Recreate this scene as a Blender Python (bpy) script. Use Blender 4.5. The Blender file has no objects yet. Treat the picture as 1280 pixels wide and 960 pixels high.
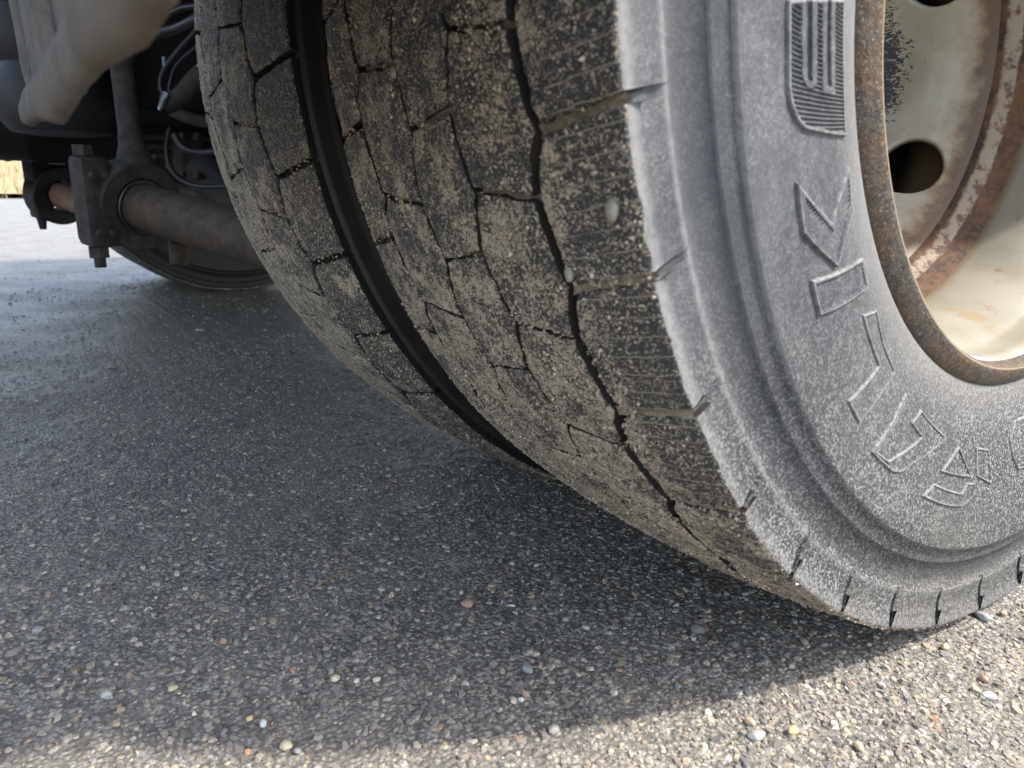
import bpy, bmesh, math, random
import numpy as np
from mathutils import Vector, noise as mn

# ------------------------------------------------------------------ camera, world, sun, exposure
S = bpy.context.scene
COL = S.collection
C = Vector((0.40275, -0.71367, 0.36118))
F = Vector((-0.79822296, 0.54817295, -0.24969285))
Rv = Vector((0.56358784, 0.82597404, 0.01164581))
Uv = Vector((-0.21262373, 0.1314279, 0.96825506))
cam = bpy.data.cameras.new('camera')
cob = bpy.data.objects.new('camera', cam)
COL.objects.link(cob)
from mathutils import Matrix
cob.matrix_world = Matrix(((Rv.x, Uv.x, -F.x, C.x), (Rv.y, Uv.y, -F.y, C.y), (Rv.z, Uv.z, -F.z, C.z), (0, 0, 0, 1)))
cam.sensor_width = 36.0
cam.lens = 924.0 / 1280 * 36
cam.clip_start = 0.01
cam.clip_end = 3000
cam.dof.use_dof = True
cam.dof.focus_distance = 0.72
cam.dof.aperture_fstop = 11.0
S.camera = cob

SUN = Vector((0.56, 0.45, 1.0)).normalized()
sun_el = math.asin(SUN.z)
sun_az = math.atan2(SUN.x, SUN.y)
w = bpy.data.worlds.new('World')
S.world = w
w.use_nodes = True
wn = w.node_tree
sky = wn.nodes.new('ShaderNodeTexSky')
sky.sky_type = 'NISHITA'
sky.sun_disc = False
sky.sun_elevation = sun_el
sky.sun_rotation = sun_az
sky.dust_density = 2.5
sky.air_density = 1.0
bg = wn.nodes['Background']
bg.inputs['Strength'].default_value = 0.15
hs = wn.nodes.new('ShaderNodeHueSaturation')      # thin spring haze takes some blue out of the sky
hs.inputs['Saturation'].default_value = 0.78
wn.links.new(sky.outputs[0], hs.inputs['Color'])
wn.links.new(hs.outputs[0], bg.inputs['Color'])
sl = bpy.data.lights.new('sun', 'SUN')
sl.energy = 2.0
sl.angle = math.radians(3.0)
sl.color = (1.0, 0.95, 0.87)
so = bpy.data.objects.new('sun', sl)
COL.objects.link(so)
so.location = SUN * 20
so.rotation_euler = SUN.to_track_quat('Z', 'Y').to_euler()
S.view_settings.view_transform = 'Standard'
S.view_settings.look = 'None'
S.view_settings.gamma = 1.0
S.view_settings.use_curve_mapping = False
S.view_settings.exposure = 1.92

ZC = 0.505          # height of the axle
DUAL = 0.3626       # spacing of the twin wheels
PITCH = 9.2         # degrees per tread pitch
rng = np.random.default_rng(7)
random.seed(7)

# ------------------------------------------------------------------ node helpers
class NT:
    def __init__(self, name):
        self.m = bpy.data.materials.new(name)
        self.m.use_nodes = True
        self.t = self.m.node_tree
        self.b = self.t.nodes['Principled BSDF']
        self.b.inputs['Roughness'].default_value = 0.8
        self.geo = self.n('ShaderNodeNewGeometry')
        self.pos = self.geo.outputs['Position']

    def n(self, k, **kw):
        x = self.t.nodes.new(k)
        for a, v in kw.items():
            setattr(x, a, v)
        return x

    def put(self, sock, v):
        if isinstance(v, bpy.types.NodeSocket):
            self.t.links.new(v, sock)
        elif v is not None:
            if sock.type == 'RGBA' and len(v) == 3:
                v = (*v, 1)
            sock.default_value = v

    def noise(self, scale, detail=4, rough=0.55, vec=None, dist=0.0):
        x = self.n('ShaderNodeTexNoise')
        self.put(x.inputs['Vector'], vec or self.pos)
        x.inputs['Scale'].default_value = scale
        x.inputs['Detail'].default_value = detail
        x.inputs['Roughness'].default_value = rough
        x.inputs['Distortion'].default_value = dist
        return x.outputs['Fac']

    def voro(self, scale, vec=None, feature='F1', out='Distance', rnd=1.0):
        x = self.n('ShaderNodeTexVoronoi', feature=feature)
        self.put(x.inputs['Vector'], vec or self.pos)
        x.inputs['Scale'].default_value = scale
        x.inputs['Randomness'].default_value = rnd
        return x.outputs[out]

    def ramp(self, v, a, b, lo=0.0, hi=1.0, smooth=True):
        x = self.n('ShaderNodeMapRange')
        x.interpolation_type = 'SMOOTHSTEP' if smooth else 'LINEAR'
        self.put(x.inputs['Value'], v)
        self.put(x.inputs['From Min'], a); self.put(x.inputs['From Max'], b)
        self.put(x.inputs['To Min'], lo); self.put(x.inputs['To Max'], hi)
        return x.outputs['Result']

    def math(self, op, a, b=None, c=None):
        x = self.n('ShaderNodeMath', operation=op)
        self.put(x.inputs[0], a)
        if b is not None: self.put(x.inputs[1], b)
        if c is not None: self.put(x.inputs[2], c)
        return x.outputs[0]

    def mix(self, f, a, b, mode='MIX'):
        x = self.n('ShaderNodeMix', data_type='RGBA', blend_type=mode)
        self.put(x.inputs[0], f); self.put(x.inputs[6], a); self.put(x.inputs[7], b)
        return x.outputs[2]

    def vmul(self, v, s):
        x = self.n('ShaderNodeVectorMath', operation='MULTIPLY')
        self.put(x.inputs[0], v); x.inputs[1].default_value = s
        return x.outputs[0]

    def sep(self, v):
        x = self.n('ShaderNodeSeparateXYZ')
        self.put(x.inputs[0], v)
        return x.outputs

    def attr(self, name, out='Fac'):
        x = self.n('ShaderNodeAttribute')
        x.attribute_name = name
        return x.outputs[out]

    def bump(self, h, strength=0.5, dist=0.001, prev=None):
        x = self.n('ShaderNodeBump')
        x.inputs['Strength'].default_value = strength
        x.inputs['Distance'].default_value = dist
        self.put(x.inputs['Height'], h)
        if prev is not None: self.put(x.inputs['Normal'], prev)
        return x.outputs[0]

    def done(self, col=None, rough=None, normal=None, metal=None, spec=None):
        if col is not None: self.put(self.b.inputs['Base Color'], col)
        if rough is not None: self.put(self.b.inputs['Roughness'], rough)
        if normal is not None: self.put(self.b.inputs['Normal'], normal)
        if metal is not None: self.put(self.b.inputs['Metallic'], metal)
        if spec is not None: self.put(self.b.inputs['Specular IOR Level'], spec)
        return self.m


def polar(N):
    """radius about the axle and world position parts, for rust and dust that follow the wheel"""
    s = N.sep(N.pos)
    dz = N.math('SUBTRACT', s[2], ZC)
    r = N.math('SQRT', N.math('ADD', N.math('MULTIPLY', s[1], s[1]), N.math('MULTIPLY', dz, dz)))
    return s, r

# ------------------------------------------------------------------ materials
def mat_tread(name, sipes=False, dark=1.0):
    N = NT(name)
    uv = N.n('ShaderNodeUVMap'); uv.uv_map = 'UVMap'
    u = N.sep(uv.outputs[0])
    mud = N.attr('mud')
    big = N.noise(38, 5, 0.6)
    mid = N.noise(170, 5, 0.65)
    # stretched smears round the circumference
    st = N.noise(1.0, 4, 0.6, vec=N.vmul(uv.outputs[0], (1.6, 420, 0)))
    fine = N.noise(750, 4, 0.8)
    patch = N.ramp(N.math('ADD', big, N.math('MULTIPLY', N.math('SUBTRACT', mud, 0.45), 0.55)), 0.40, 0.62)
    cellc = N.sep(N.voro(1000, out='Color'))
    f = N.math('ADD', N.math('MULTIPLY', N.math('SUBTRACT', mid, 0.5), 1.3), N.math('MULTIPLY', N.math('SUBTRACT', fine, 0.5), 2.0))
    f = N.math('ADD', f, N.math('MULTIPLY', N.math('SUBTRACT', st, 0.5), 0.5))
    f = N.math('ADD', f, N.math('MULTIPLY', N.math('SUBTRACT', cellc[0], 0.5), 0.72))
    f = N.math('ADD', f, N.math('MULTIPLY', N.math('SUBTRACT', patch, 0.5), 0.42))
    mask = N.ramp(f, -0.05, 0.07)
    thin = N.ramp(f, -0.35, 0.12, 0.03, 0.26)
    mcol = N.mix(N.math('ADD', N.math('MULTIPLY', cellc[1], 0.55), N.math('MULTIPLY', N.noise(260, 4, 0.7), 0.45)), (0.165, 0.135, 0.098), (0.66, 0.565, 0.43))
    mcol = N.mix(N.ramp(N.noise(1400, 2, 0.6), 0.6, 0.72, 0, 0.7), mcol, (0.5, 0.44, 0.35))
    rub = N.mix(N.noise(500, 3), (0.016, 0.017, 0.020), (0.036, 0.037, 0.041))
    rub = N.mix(thin, rub, (0.2, 0.18, 0.15))
    rub = N.mix(N.ramp(N.voro(520), 0.0, 0.13, 0.5, 0.0), rub, (0.3, 0.28, 0.25))
    col = N.mix(mask, rub, mcol)
    h = N.math('ADD', N.math('MULTIPLY', mask, 1.0), N.math('MULTIPLY', fine, 0.9))
    h = N.math('ADD', h, N.math('MULTIPLY', N.noise(350, 4, 0.7), 0.8))
    if sipes:
        # seven hairline sipes in each pitch of the shoulder rib
        ph = N.math('SUBTRACT', u[0], N.math('MULTIPLY', N.math('SUBTRACT', u[1], 0.103), 14.0))
        wob = N.math('MULTIPLY', N.math('SUBTRACT', N.noise(90, 2), 0.5), 0.28)
        ph = N.math('ADD', ph, wob)
        fr = N.math('FRACT', N.math('MULTIPLY', N.math('SUBTRACT', ph, 67.7), 7.0 / PITCH))
        d = N.math('ABSOLUTE', N.math('SUBTRACT', fr, 0.5))
        ln = N.ramp(d, 0.02, 0.06, 1.0, 0.0)
        ln = N.math('MULTIPLY', ln, N.ramp(u[1], 0.106, 0.112))
        ln = N.math('MULTIPLY', ln, N.ramp(N.noise(60, 3), 0.34, 0.5, 0.25, 1.0))
        col = N.mix(N.math('MULTIPLY', ln, 0.8), col, (0.36, 0.32, 0.26))
        h = N.math('SUBTRACT', h, N.math('MULTIPLY', ln, 1.1))
    nrm = N.bump(h, 0.9, 0.0013)
    return N.done(col, N.ramp(mask, 0, 1, 0.62, 0.95), nrm)

def mat_dust(name='dusty_rubber'):
    N = NT(name)
    s, r = polar(N)
    low = N.ramp(s[2], 0.40, 0.06)                     # splash plus painted sun contrast and warmth, growing towards the road
    n1 = N.noise(16, 5, 0.6)
    n2 = N.noise(420, 3, 0.75, dist=0.6)
    n3 = N.noise(120, 5, 0.7)
    base = N.mix(N.ramp(n1, 0.3, 0.72), (0.030, 0.033, 0.038), (0.076, 0.079, 0.084))
    base = N.mix(N.ramp(n3, 0.4, 0.75, 0, 0.5), base, (0.120, 0.122, 0.125))
    cell = N.sep(N.voro(760, out='Color'))
    n2 = N.math('ADD', n2, N.math('MULTIPLY', N.math('SUBTRACT', cell[0], 0.5), 0.36))
    bare = N.ramp(n2, 0.56, 0.44, 0.0, 1.0)
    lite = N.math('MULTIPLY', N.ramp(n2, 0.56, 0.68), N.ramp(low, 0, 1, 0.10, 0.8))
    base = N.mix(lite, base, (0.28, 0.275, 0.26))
    base = N.mix(N.math('MULTIPLY', bare, N.ramp(low, 0, 1, 0.28, 0.95)), base, (0.018, 0.019, 0.020))
    spk = N.ramp(N.voro(330), 0.05, 0.16, 1.0, 0.0)
    spk = N.math('MULTIPLY', spk, N.ramp(N.noise(45, 3), 0.42, 0.6))
    base = N.mix(N.math('MULTIPLY', spk, 0.65), base, (0.27, 0.27, 0.265))
    # dark rub patches where the dust has been brushed away
    rub = N.math('MULTIPLY', N.ramp(N.noise(11, 4, 0.6, dist=0.5), 0.52, 0.66, 0, 0.55), N.ramp(N.noise(180, 3), 0.35, 0.6, 0.5, 1.0))
    base = N.mix(rub, base, (0.040, 0.044, 0.050))
    # wisps
    wv = N.n('ShaderNodeTexWave'); wv.inputs['Scale'].default_value = 26; wv.inputs['Distortion'].default_value = 22
    wv.inputs['Detail'].default_value = 3; wv.inputs['Detail Scale'].default_value = 5
    N.put(wv.inputs['Vector'], N.pos)
    wp = N.math('MULTIPLY', N.ramp(wv.outputs['Fac'], 0.9, 1.0), N.ramp(N.noise(30, 3), 0.48, 0.62, 0, 0.45))
    base = N.mix(wp, base, (0.21, 0.21, 0.21))
    # the channel beside the ridge is darker
    ch = N.math('MULTIPLY', N.ramp(r, 0.430, 0.440), N.ramp(r, 0.468, 0.462))
    base = N.mix(N.math('MULTIPLY', ch, 0.45), base, (0.032, 0.036, 0.043))
    # rub marks: chalky ridges and shoulder, warm dust at the bead
    for r0, wd, a in ((0.4705, 0.0035, 0.8), (0.431, 0.0022, 0.7), (0.4955, 0.010, 0.75), (0.444, 0.0012, 0.25)):
        k = N.ramp(N.math('ABSOLUTE', N.math('SUBTRACT', r, r0)), 0.0, wd, a, 0.0)
        k = N.math('MULTIPLY', k, N.ramp(n3, 0.3, 0.6, 0.45, 1.0))
        base = N.mix(k, base, (0.175, 0.175, 0.17))
    kb = N.ramp(r, 0.345, 0.305, 0.0, 0.55)
    base = N.mix(kb, base, (0.17, 0.165, 0.155))
    warm = N.math('MULTIPLY', low, N.ramp(N.noise(9, 3), 0.35, 0.7, 0.1, 0.55))  # warm dust tone, painted in for the sun low on the sidewall
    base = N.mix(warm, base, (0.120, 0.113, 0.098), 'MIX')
    base = N.mix(N.math('MULTIPLY', bare, N.ramp(low, 0, 1, 0.0, 0.6)), base, (0.020, 0.020, 0.021))
    base = N.mix(N.math('MULTIPLY', N.attr('edge'), N.ramp(N.noise(200, 3), 0.35, 0.6, 0.25, 0.7)), base, (0.27, 0.27, 0.26))
    h = N.math('ADD', N.math('MULTIPLY', n2, N.ramp(low, 0, 1, 0.35, 1.4)), N.math('MULTIPLY', N.noise(1300, 2), 0.35))
    nrm = N.bump(h, 0.6, 0.0007)
    return N.done(base, 0.82, nrm, spec=0.35)

def mat_black(name, c=0.012, rough=0.6, dust=0.25, dcol=(0.10, 0.085, 0.065)):
    N = NT(name)
    n = N.noise(30, 5, 0.65)
    f = N.math('MULTIPLY', N.ramp(n, 0.35, 0.75), dust)
    f = N.math('ADD', f, N.math('MULTIPLY', N.ramp(N.noise(400, 3), 0.5, 0.8), dust * 0.5))
    col = N.mix(f, (c, c, c * 1.1), dcol)
    return N.done(col, rough, N.bump(N.noise(300, 4), 0.3, 0.001))

def mat_dirt():
    N = NT('packed_dirt')
    col = N.mix(N.noise(120, 5, 0.7), (0.06, 0.048, 0.036), (0.34, 0.28, 0.20))
    col = N.mix(N.ramp(N.noise(1100, 2), 0.55, 0.7, 0, 0.6), col, (0.5, 0.43, 0.33))
    return N.done(col, 0.95, N.bump(N.noise(700, 4, 0.7), 0.8, 0.001))

def mat_rust_flange():
    N = NT('rusted_rim_edge')
    s, r = polar(N)
    n = N.noise(24, 5, 0.65)
    a = N.mix(N.ramp(N.noise(160, 5, 0.7), 0.3, 0.7), (0.030, 0.026, 0.023), (0.10, 0.08, 0.06))
    b = N.mix(N.ramp(N.noise(220, 4, 0.7), 0.35, 0.7), (0.060, 0.034, 0.018), (0.14, 0.085, 0.045))
    col = N.mix(N.ramp(n, 0.46, 0.62), a, b)
    col = N.mix(N.ramp(N.noise(520, 3, 0.7), 0.55, 0.7, 0, 0.5), col, (0.36, 0.31, 0.24))
    lip = N.ramp(N.math('ABSOLUTE', N.math('SUBTRACT', r, 0.2828)), 0.0, 0.0013, 0.6, 0.0)
    col = N.mix(lip, col, (0.30, 0.235, 0.14))
    return N.done(col, 0.85, N.bump(N.math('ADD', N.noise(300, 5, 0.7), N.noise(90, 3)), 0.9, 0.0014))

def mat_rim_paint(name, disc=False):
    N = NT(name)
    s, r = polar(N)
    base = N.mix(N.ramp(N.noise(14, 4), 0.3, 0.7), (0.185, 0.168, 0.125), (0.25, 0.232, 0.185))
    stain = N.noise(26, 6, 0.7)
    base = N.mix(N.ramp(stain, 0.54, 0.76, 0, 0.8 if not disc else 0.3), base, (0.22, 0.15, 0.065))
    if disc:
        base = N.mix(1.0, base, (1.55, 1.55, 1.55), 'MULTIPLY')  # lifts the disc paint because the disc lies only in shade
        e = N.math('ADD', r, N.math('MULTIPLY', N.math('SUBTRACT', N.noise(45, 5, 0.7), 0.5), 0.022))
        base = N.mix(N.ramp(e, 0.213, 0.226), base, (0.21, 0.155, 0.085))
        base = N.mix(N.ramp(e, 0.221, 0.231), base, (0.085, 0.045, 0.02))
        # paint worn through to dark primer in a feathery patch
        px = N.math('ABSOLUTE', N.math('SUBTRACT', s[2], 0.505))
        d = N.math('ADD', N.ramp(s[0], -0.128, -0.098, 0.0, 1.0, False), N.ramp(px, 0.02, 0.085, 0.0, 0.6))
        d = N.math('ADD', d, N.ramp(s[1], 0.05, 0.0, 0.0, 1.0))
        feather = N.noise(1.0, 3, 0.6, vec=N.vmul(N.pos, (150, 150, 300)), dist=1.2)
        pk = N.ramp(N.math('SUBTRACT', feather, N.math('MULTIPLY', d, 0.34)), 0.36, 0.39)
        base = N.mix(pk, base, (0.028, 0.033, 0.038))
        base = N.mix(N.ramp(N.noise(210, 2), 0.70, 0.74, 0, 0.8), base, (0.10, 0.095, 0.08))
    else:
        base = N.mix(N.ramp(N.noise(60, 5, 0.7), 0.6, 0.72, 0, 0.75), base, (0.16, 0.09, 0.035))
        e = N.math('ADD', r, N.math('MULTIPLY', N.math('SUBTRACT', N.noise(50, 5, 0.7), 0.5), 0.01))
        base = N.mix(N.ramp(s[0], 0.016, 0.006, 0.0, 0.8), base, (0.16, 0.11, 0.06))
        k = N.math('MULTIPLY', N.ramp(N.noise(18, 3), 0.55, 0.6), N.ramp(s[0], 0.09, 0.10))
        base = N.mix(k, base, (0.20, 0.22, 0.25))
    return N.done(base, 0.5, N.bump(N.noise(160, 5, 0.6), 0.35, 0.0008))

def mat_weld():
    N = NT('rusted_weld_ring')
    s, r = polar(N)
    rust = N.mix(N.ramp(N.math('ADD', N.math('MULTIPLY', N.noise(120, 5, 0.7), .5), N.math('MULTIPLY', N.noise(26, 4, 0.6), .5)), 0.38, 0.62), (0.030, 0.017, 0.013), (0.120, 0.058, 0.024))
    rust = N.mix(N.ramp(N.noise(300, 3), 0.6, 0.75, 0, 0.6), rust, (0.20, 0.13, 0.085))
    pale = N.mix(N.ramp(N.noise(60, 5, 0.7), 0.48, 0.62), (0.27, 0.215, 0.155), (0.10, 0.06, 0.045))
    e = N.math('ADD', r, N.math('MULTIPLY', N.math('SUBTRACT', N.noise(70, 4, 0.7), 0.5), 0.006))
    k = N.math('MULTIPLY', N.ramp(e, 0.2365, 0.2385), N.ramp(e, 0.2475, 0.2455))
    col = N.mix(k, rust, pale)
    return N.done(col, 0.85, N.bump(N.noise(260, 5, 0.7), 0.9, 0.0016))

def mat_ground():
    N = NT('worn_asphalt')
    s = N.sep(N.pos)
    cells = N.voro(260)
    n = N.noise(6, 5, 0.6)
    vc = N.voro(230, out='Color')
    g = N.sep(vc)
    stone = N.mix(g[0], (0.09, 0.09, 0.09), (0.40, 0.38, 0.34))
    stone = N.mix(N.ramp(g[1], 0.86, 0.95, 0, 0.7), stone, (0.45, 0.36, 0.24))
    gap = N.ramp(N.voro(230), 0.32, 0.6)
    col = N.mix(gap, stone, (0.07, 0.067, 0.062))
    col = N.mix(N.ramp(n, 0.35, 0.7, 0.1, 0.45), col, (0.26, 0.24, 0.20))
    col = N.mix(N.ramp(N.noise(900, 3, 0.7), 0.4, 0.75, 0, 0.5), col, (0.24, 0.225, 0.2))
    col = N.mix(1.0, col, N.mix(N.ramp(N.noise(40, 6, 0.75), 0.3, 0.7), (0.62, 0.62, 0.62), (1.35, 1.33, 1.3)), 'MULTIPLY')
    col = N.mix(1.0, col, (0.98, 0.96, 0.93), 'MULTIPLY')
    h = N.math('SUBTRACT', N.math('MULTIPLY', N.noise(500, 4, 0.7), 0.7), N.math('MULTIPLY', N.voro(230), 1.0))
    nrm = N.bump(h, 0.95, 0.0026)
    return N.done(col, N.ramp(N.noise(5, 4), 0.3, 0.7, 0.38, 0.52), nrm, spec=0.7)

def mat_stone(name='stone_aggregate'):
    N = NT(name)
    c = N.attr('tone', 'Color')
    col = N.mix(N.ramp(N.noise(500, 4, 0.7), 0.38, 0.68, 0.0, 0.45), c, (0.125, 0.115, 0.098))
    return N.done(col, 0.5, N.bump(N.noise(900, 3), 0.5, 0.0005), spec=0.6)

def mat_crumb():
    N = NT('mud_crumb')
    return N.done(N.attr('tone', 'Color'), 0.95)

def mat_simple(name, a, b, scale=60, rough=0.7, metal=0.0, bump=0.3):
    N = NT(name)
    col = N.mix(N.ramp(N.noise(scale, 5, 0.65), 0.3, 0.7), a, b)
    return N.done(col, rough, N.bump(N.noise(scale * 4, 4), bump, 0.001), metal=metal)

def mat_guard():
    N = NT('dusty_plastic')
    s = N.sep(N.pos)
    n = N.noise(40, 5, 0.65)
    col = N.mix(N.ramp(n, 0.3, 0.7), (0.060, 0.054, 0.045), (0.118, 0.106, 0.088))
    col = N.mix(N.ramp(N.noise(9, 3), 0.45, 0.7, 0, 0.8), col, (0.10, 0.072, 0.048))
    # the sunken bands hold less dust: scraped bare plastic shows through
    for xc, wd in ((-.285, .050), (-.060, .032)):
        d = N.math('ABSOLUTE', N.math('SUBTRACT', N.math('ADD', s[0], N.math('MULTIPLY', N.math('SUBTRACT', N.noise(150, 4, 0.7), 0.5), 0.03)), xc))
        k = N.math('MULTIPLY', N.ramp(d, wd * .8, wd, 1.0, 0.0), N.ramp(N.noise(260, 3, 0.7), 0.38, 0.52, 0.45, 1.0))
        col = N.mix(N.math('MULTIPLY', k, N.ramp(s[2], 0.425, 0.435)), col, (0.032, 0.031, 0.030))
    return N.done(col, 0.85, N.bump(N.noise(260, 4, 0.7), 0.5, 0.001))

M = dict(
    tread=mat_tread('muddy_tread_rubber'), sipe=mat_tread('siped_tread_rubber', True),
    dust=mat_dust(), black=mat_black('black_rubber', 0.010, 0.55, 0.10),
    groove=mat_black('groove_rubber', 0.010, 0.8, 0.45, (0.07, 0.058, 0.045)),
    dirt=mat_dirt(), flange=mat_rust_flange(), barrel=mat_rim_paint('cream_rim_paint'),
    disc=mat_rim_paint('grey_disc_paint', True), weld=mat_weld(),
    crumb=mat_crumb(), ground=mat_ground(), stone=mat_stone(),
    guard=mat_guard(),
    steel=mat_simple('dusty_brown_steel', (0.030, 0.021, 0.013), (0.072, 0.050, 0.031), 40, 0.8),
    cast=mat_simple('dusty_cast_iron', (0.020, 0.018, 0.016), (0.052, 0.046, 0.038), 55, 0.85),
    chassis=mat_black('chassis_black', 0.006, 0.6, 0.06),
    red=mat_simple('red_primed_steel', (0.20, 0.11, 0.085), (0.30, 0.19, 0.15), 40, 0.7),
    chrome=mat_simple('bright_fitting', (0.16, 0.17, 0.19), (0.28, 0.30, 0.33), 80, 0.4, 0.9),
    hose=mat_black('black_hose', 0.018, 0.4, 0.15),
    drygrass=mat_simple('dry_grass', (0.20, 0.155, 0.075), (0.34, 0.28, 0.15), 3, 0.9),
    rusty=mat_simple('rusty_iron', (0.045, 0.027, 0.018), (0.16, 0.085, 0.045), 50, 0.85),
    paint=mat_simple('white_body_paint', (0.55, 0.55, 0.55), (0.7, 0.7, 0.7), 4, 0.4),
)

# ------------------------------------------------------------------ mesh helpers
T0 = Vector((-1.18, 0.0, 0.0))       # the truck's own origin on the road

def mesh_obj(name, verts, faces, mats, parent=None, fmat=None, smooth=True, uv=None, attrs=None, origin=None):
    o0 = T0 if (parent is not None and origin is None) else (origin or Vector((0, 0, 0)))
    V = np.asarray(verts, float) - np.array(o0)
    me = bpy.data.meshes.new(name)
    me.from_pydata(V.tolist(), [], faces if isinstance(faces, list) else faces.tolist())
    if not isinstance(mats, (list, tuple)): mats = [mats]
    for m in mats: me.materials.append(m)
    if fmat is not None: me.polygons.foreach_set('material_index', np.asarray(fmat, np.int32))
    me.polygons.foreach_set('use_smooth', np.full(len(me.polygons), smooth))
    if uv is not None:
        l = me.uv_layers.new(name='UVMap')
        li = np.empty(len(me.loops), np.int32); me.loops.foreach_get('vertex_index', li)
        l.data.foreach_set('uv', np.asarray(uv, np.float32)[li].ravel())
    for k, a in (attrs or {}).items():
        a = np.asarray(a, np.float32)
        if a.ndim == 1:
            at = me.attributes.new(k, 'FLOAT', 'POINT'); at.data.foreach_set('value', a)
        else:
            at = me.attributes.new(k, 'FLOAT_COLOR', 'POINT')
            at.data.foreach_set('color', np.concatenate([a, np.ones((len(a), 1), np.float32)], 1).ravel())
    me.update()
    ob = bpy.data.objects.new(name, me)
    COL.objects.link(ob)
    if parent is not None: ob.parent = parent
    elif origin is not None: ob.location = origin
    return ob

def tag(o, label=None, cat=None, group=None, kind=None):
    if label: o['label'] = label
    if cat: o['category'] = cat
    if group: o['group'] = group
    if kind: o['kind'] = kind
    return o

def quads(nu, nv, cu=False, base=0, flip=False):
    """faces of a grid of nu rows x nv columns (index = i*nv+j); cu closes the rows"""
    iu = np.arange(nu if cu else nu - 1); jv = np.arange(nv - 1)
    i, j = np.meshgrid(iu, jv, indexing='ij'); i = i.ravel(); j = j.ravel(); i2 = (i + 1) % nu
    q = np.stack([i * nv + j, i * nv + j + 1, i2 * nv + j + 1, i2 * nv + j], 1) + base
    return q[:, ::-1] if flip else q

def vnoise(P, scale, seed=0):
    """value noise on n x k points, numpy only"""
    P = np.asarray(P, float) * scale + 1000.0
    k = P.shape[1]; I = np.floor(P).astype(np.int64); f = P - I; f = f * f * (3 - 2 * f)
    out = np.zeros(len(P))
    for c in range(2 ** k):
        wt = np.ones(len(P)); h = np.full(len(P), seed * 7919 + 17, np.int64)
        for a in range(k):
            b = (c >> a) & 1
            wt = wt * (f[:, a] if b else 1 - f[:, a])
            h = (h * 1103515245 + (I[:, a] + b) * 73856093 + 12345 * (a + 1)) & 0x7fffffff
            h = h ^ (h >> 13)
        h = (h * 1274126177) & 0x7fffffff
        h = h ^ (h >> 15)
        out += wt * ((h & 0xffff) / 65535.0)
    return out

def fbm(P, scale, octs=3, seed=0):
    s = 0; a = 0.5; t = 0
    for o in range(octs):
        s = s + a * vnoise(P, scale * 2 ** o, seed + o); t += a; a *= 0.5
    return s / t

def wheel_xyz(x, r, th, cx=0.0, flat=True):
    """point at axial x, radius r and angle th (degrees from straight down, positive towards the front)"""
    t = np.radians(th)
    x = np.asarray(x, float) + 0 * t
    y = -r * np.sin(t); z = ZC - r * np.cos(t)
    if flat:
        z = np.where(z < 0.0035, 0.0035 + (z - 0.0035) * 0.06, z)
    return np.stack([cx + x + 0 * y, y, z], -1)

def revolve(name, prof, mat, parent, cx=0.0, n=240, smooth=True, attrs=None, flat=False, fmat=None):
    th = np.linspace(0, 360, n, endpoint=False)
    P = np.array(prof)
    X = wheel_xyz(P[None, :, 0], P[None, :, 1], th[:, None], cx, flat).reshape(-1, 3)
    fm = None
    if fmat is not None: fm = np.tile(np.asarray(fmat), n)
    return mesh_obj(name, X, quads(n, len(P), True), mat, parent, smooth=smooth, fmat=fm)

def basis(d):
    d = Vector(d).normalized()
    a = d.cross(Vector((0, 0, 1)))
    if a.length < 0.05: a = d.cross(Vector((0, 1, 0)))
    a.normalize()
    return d, a, a.cross(d).normalized()

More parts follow.
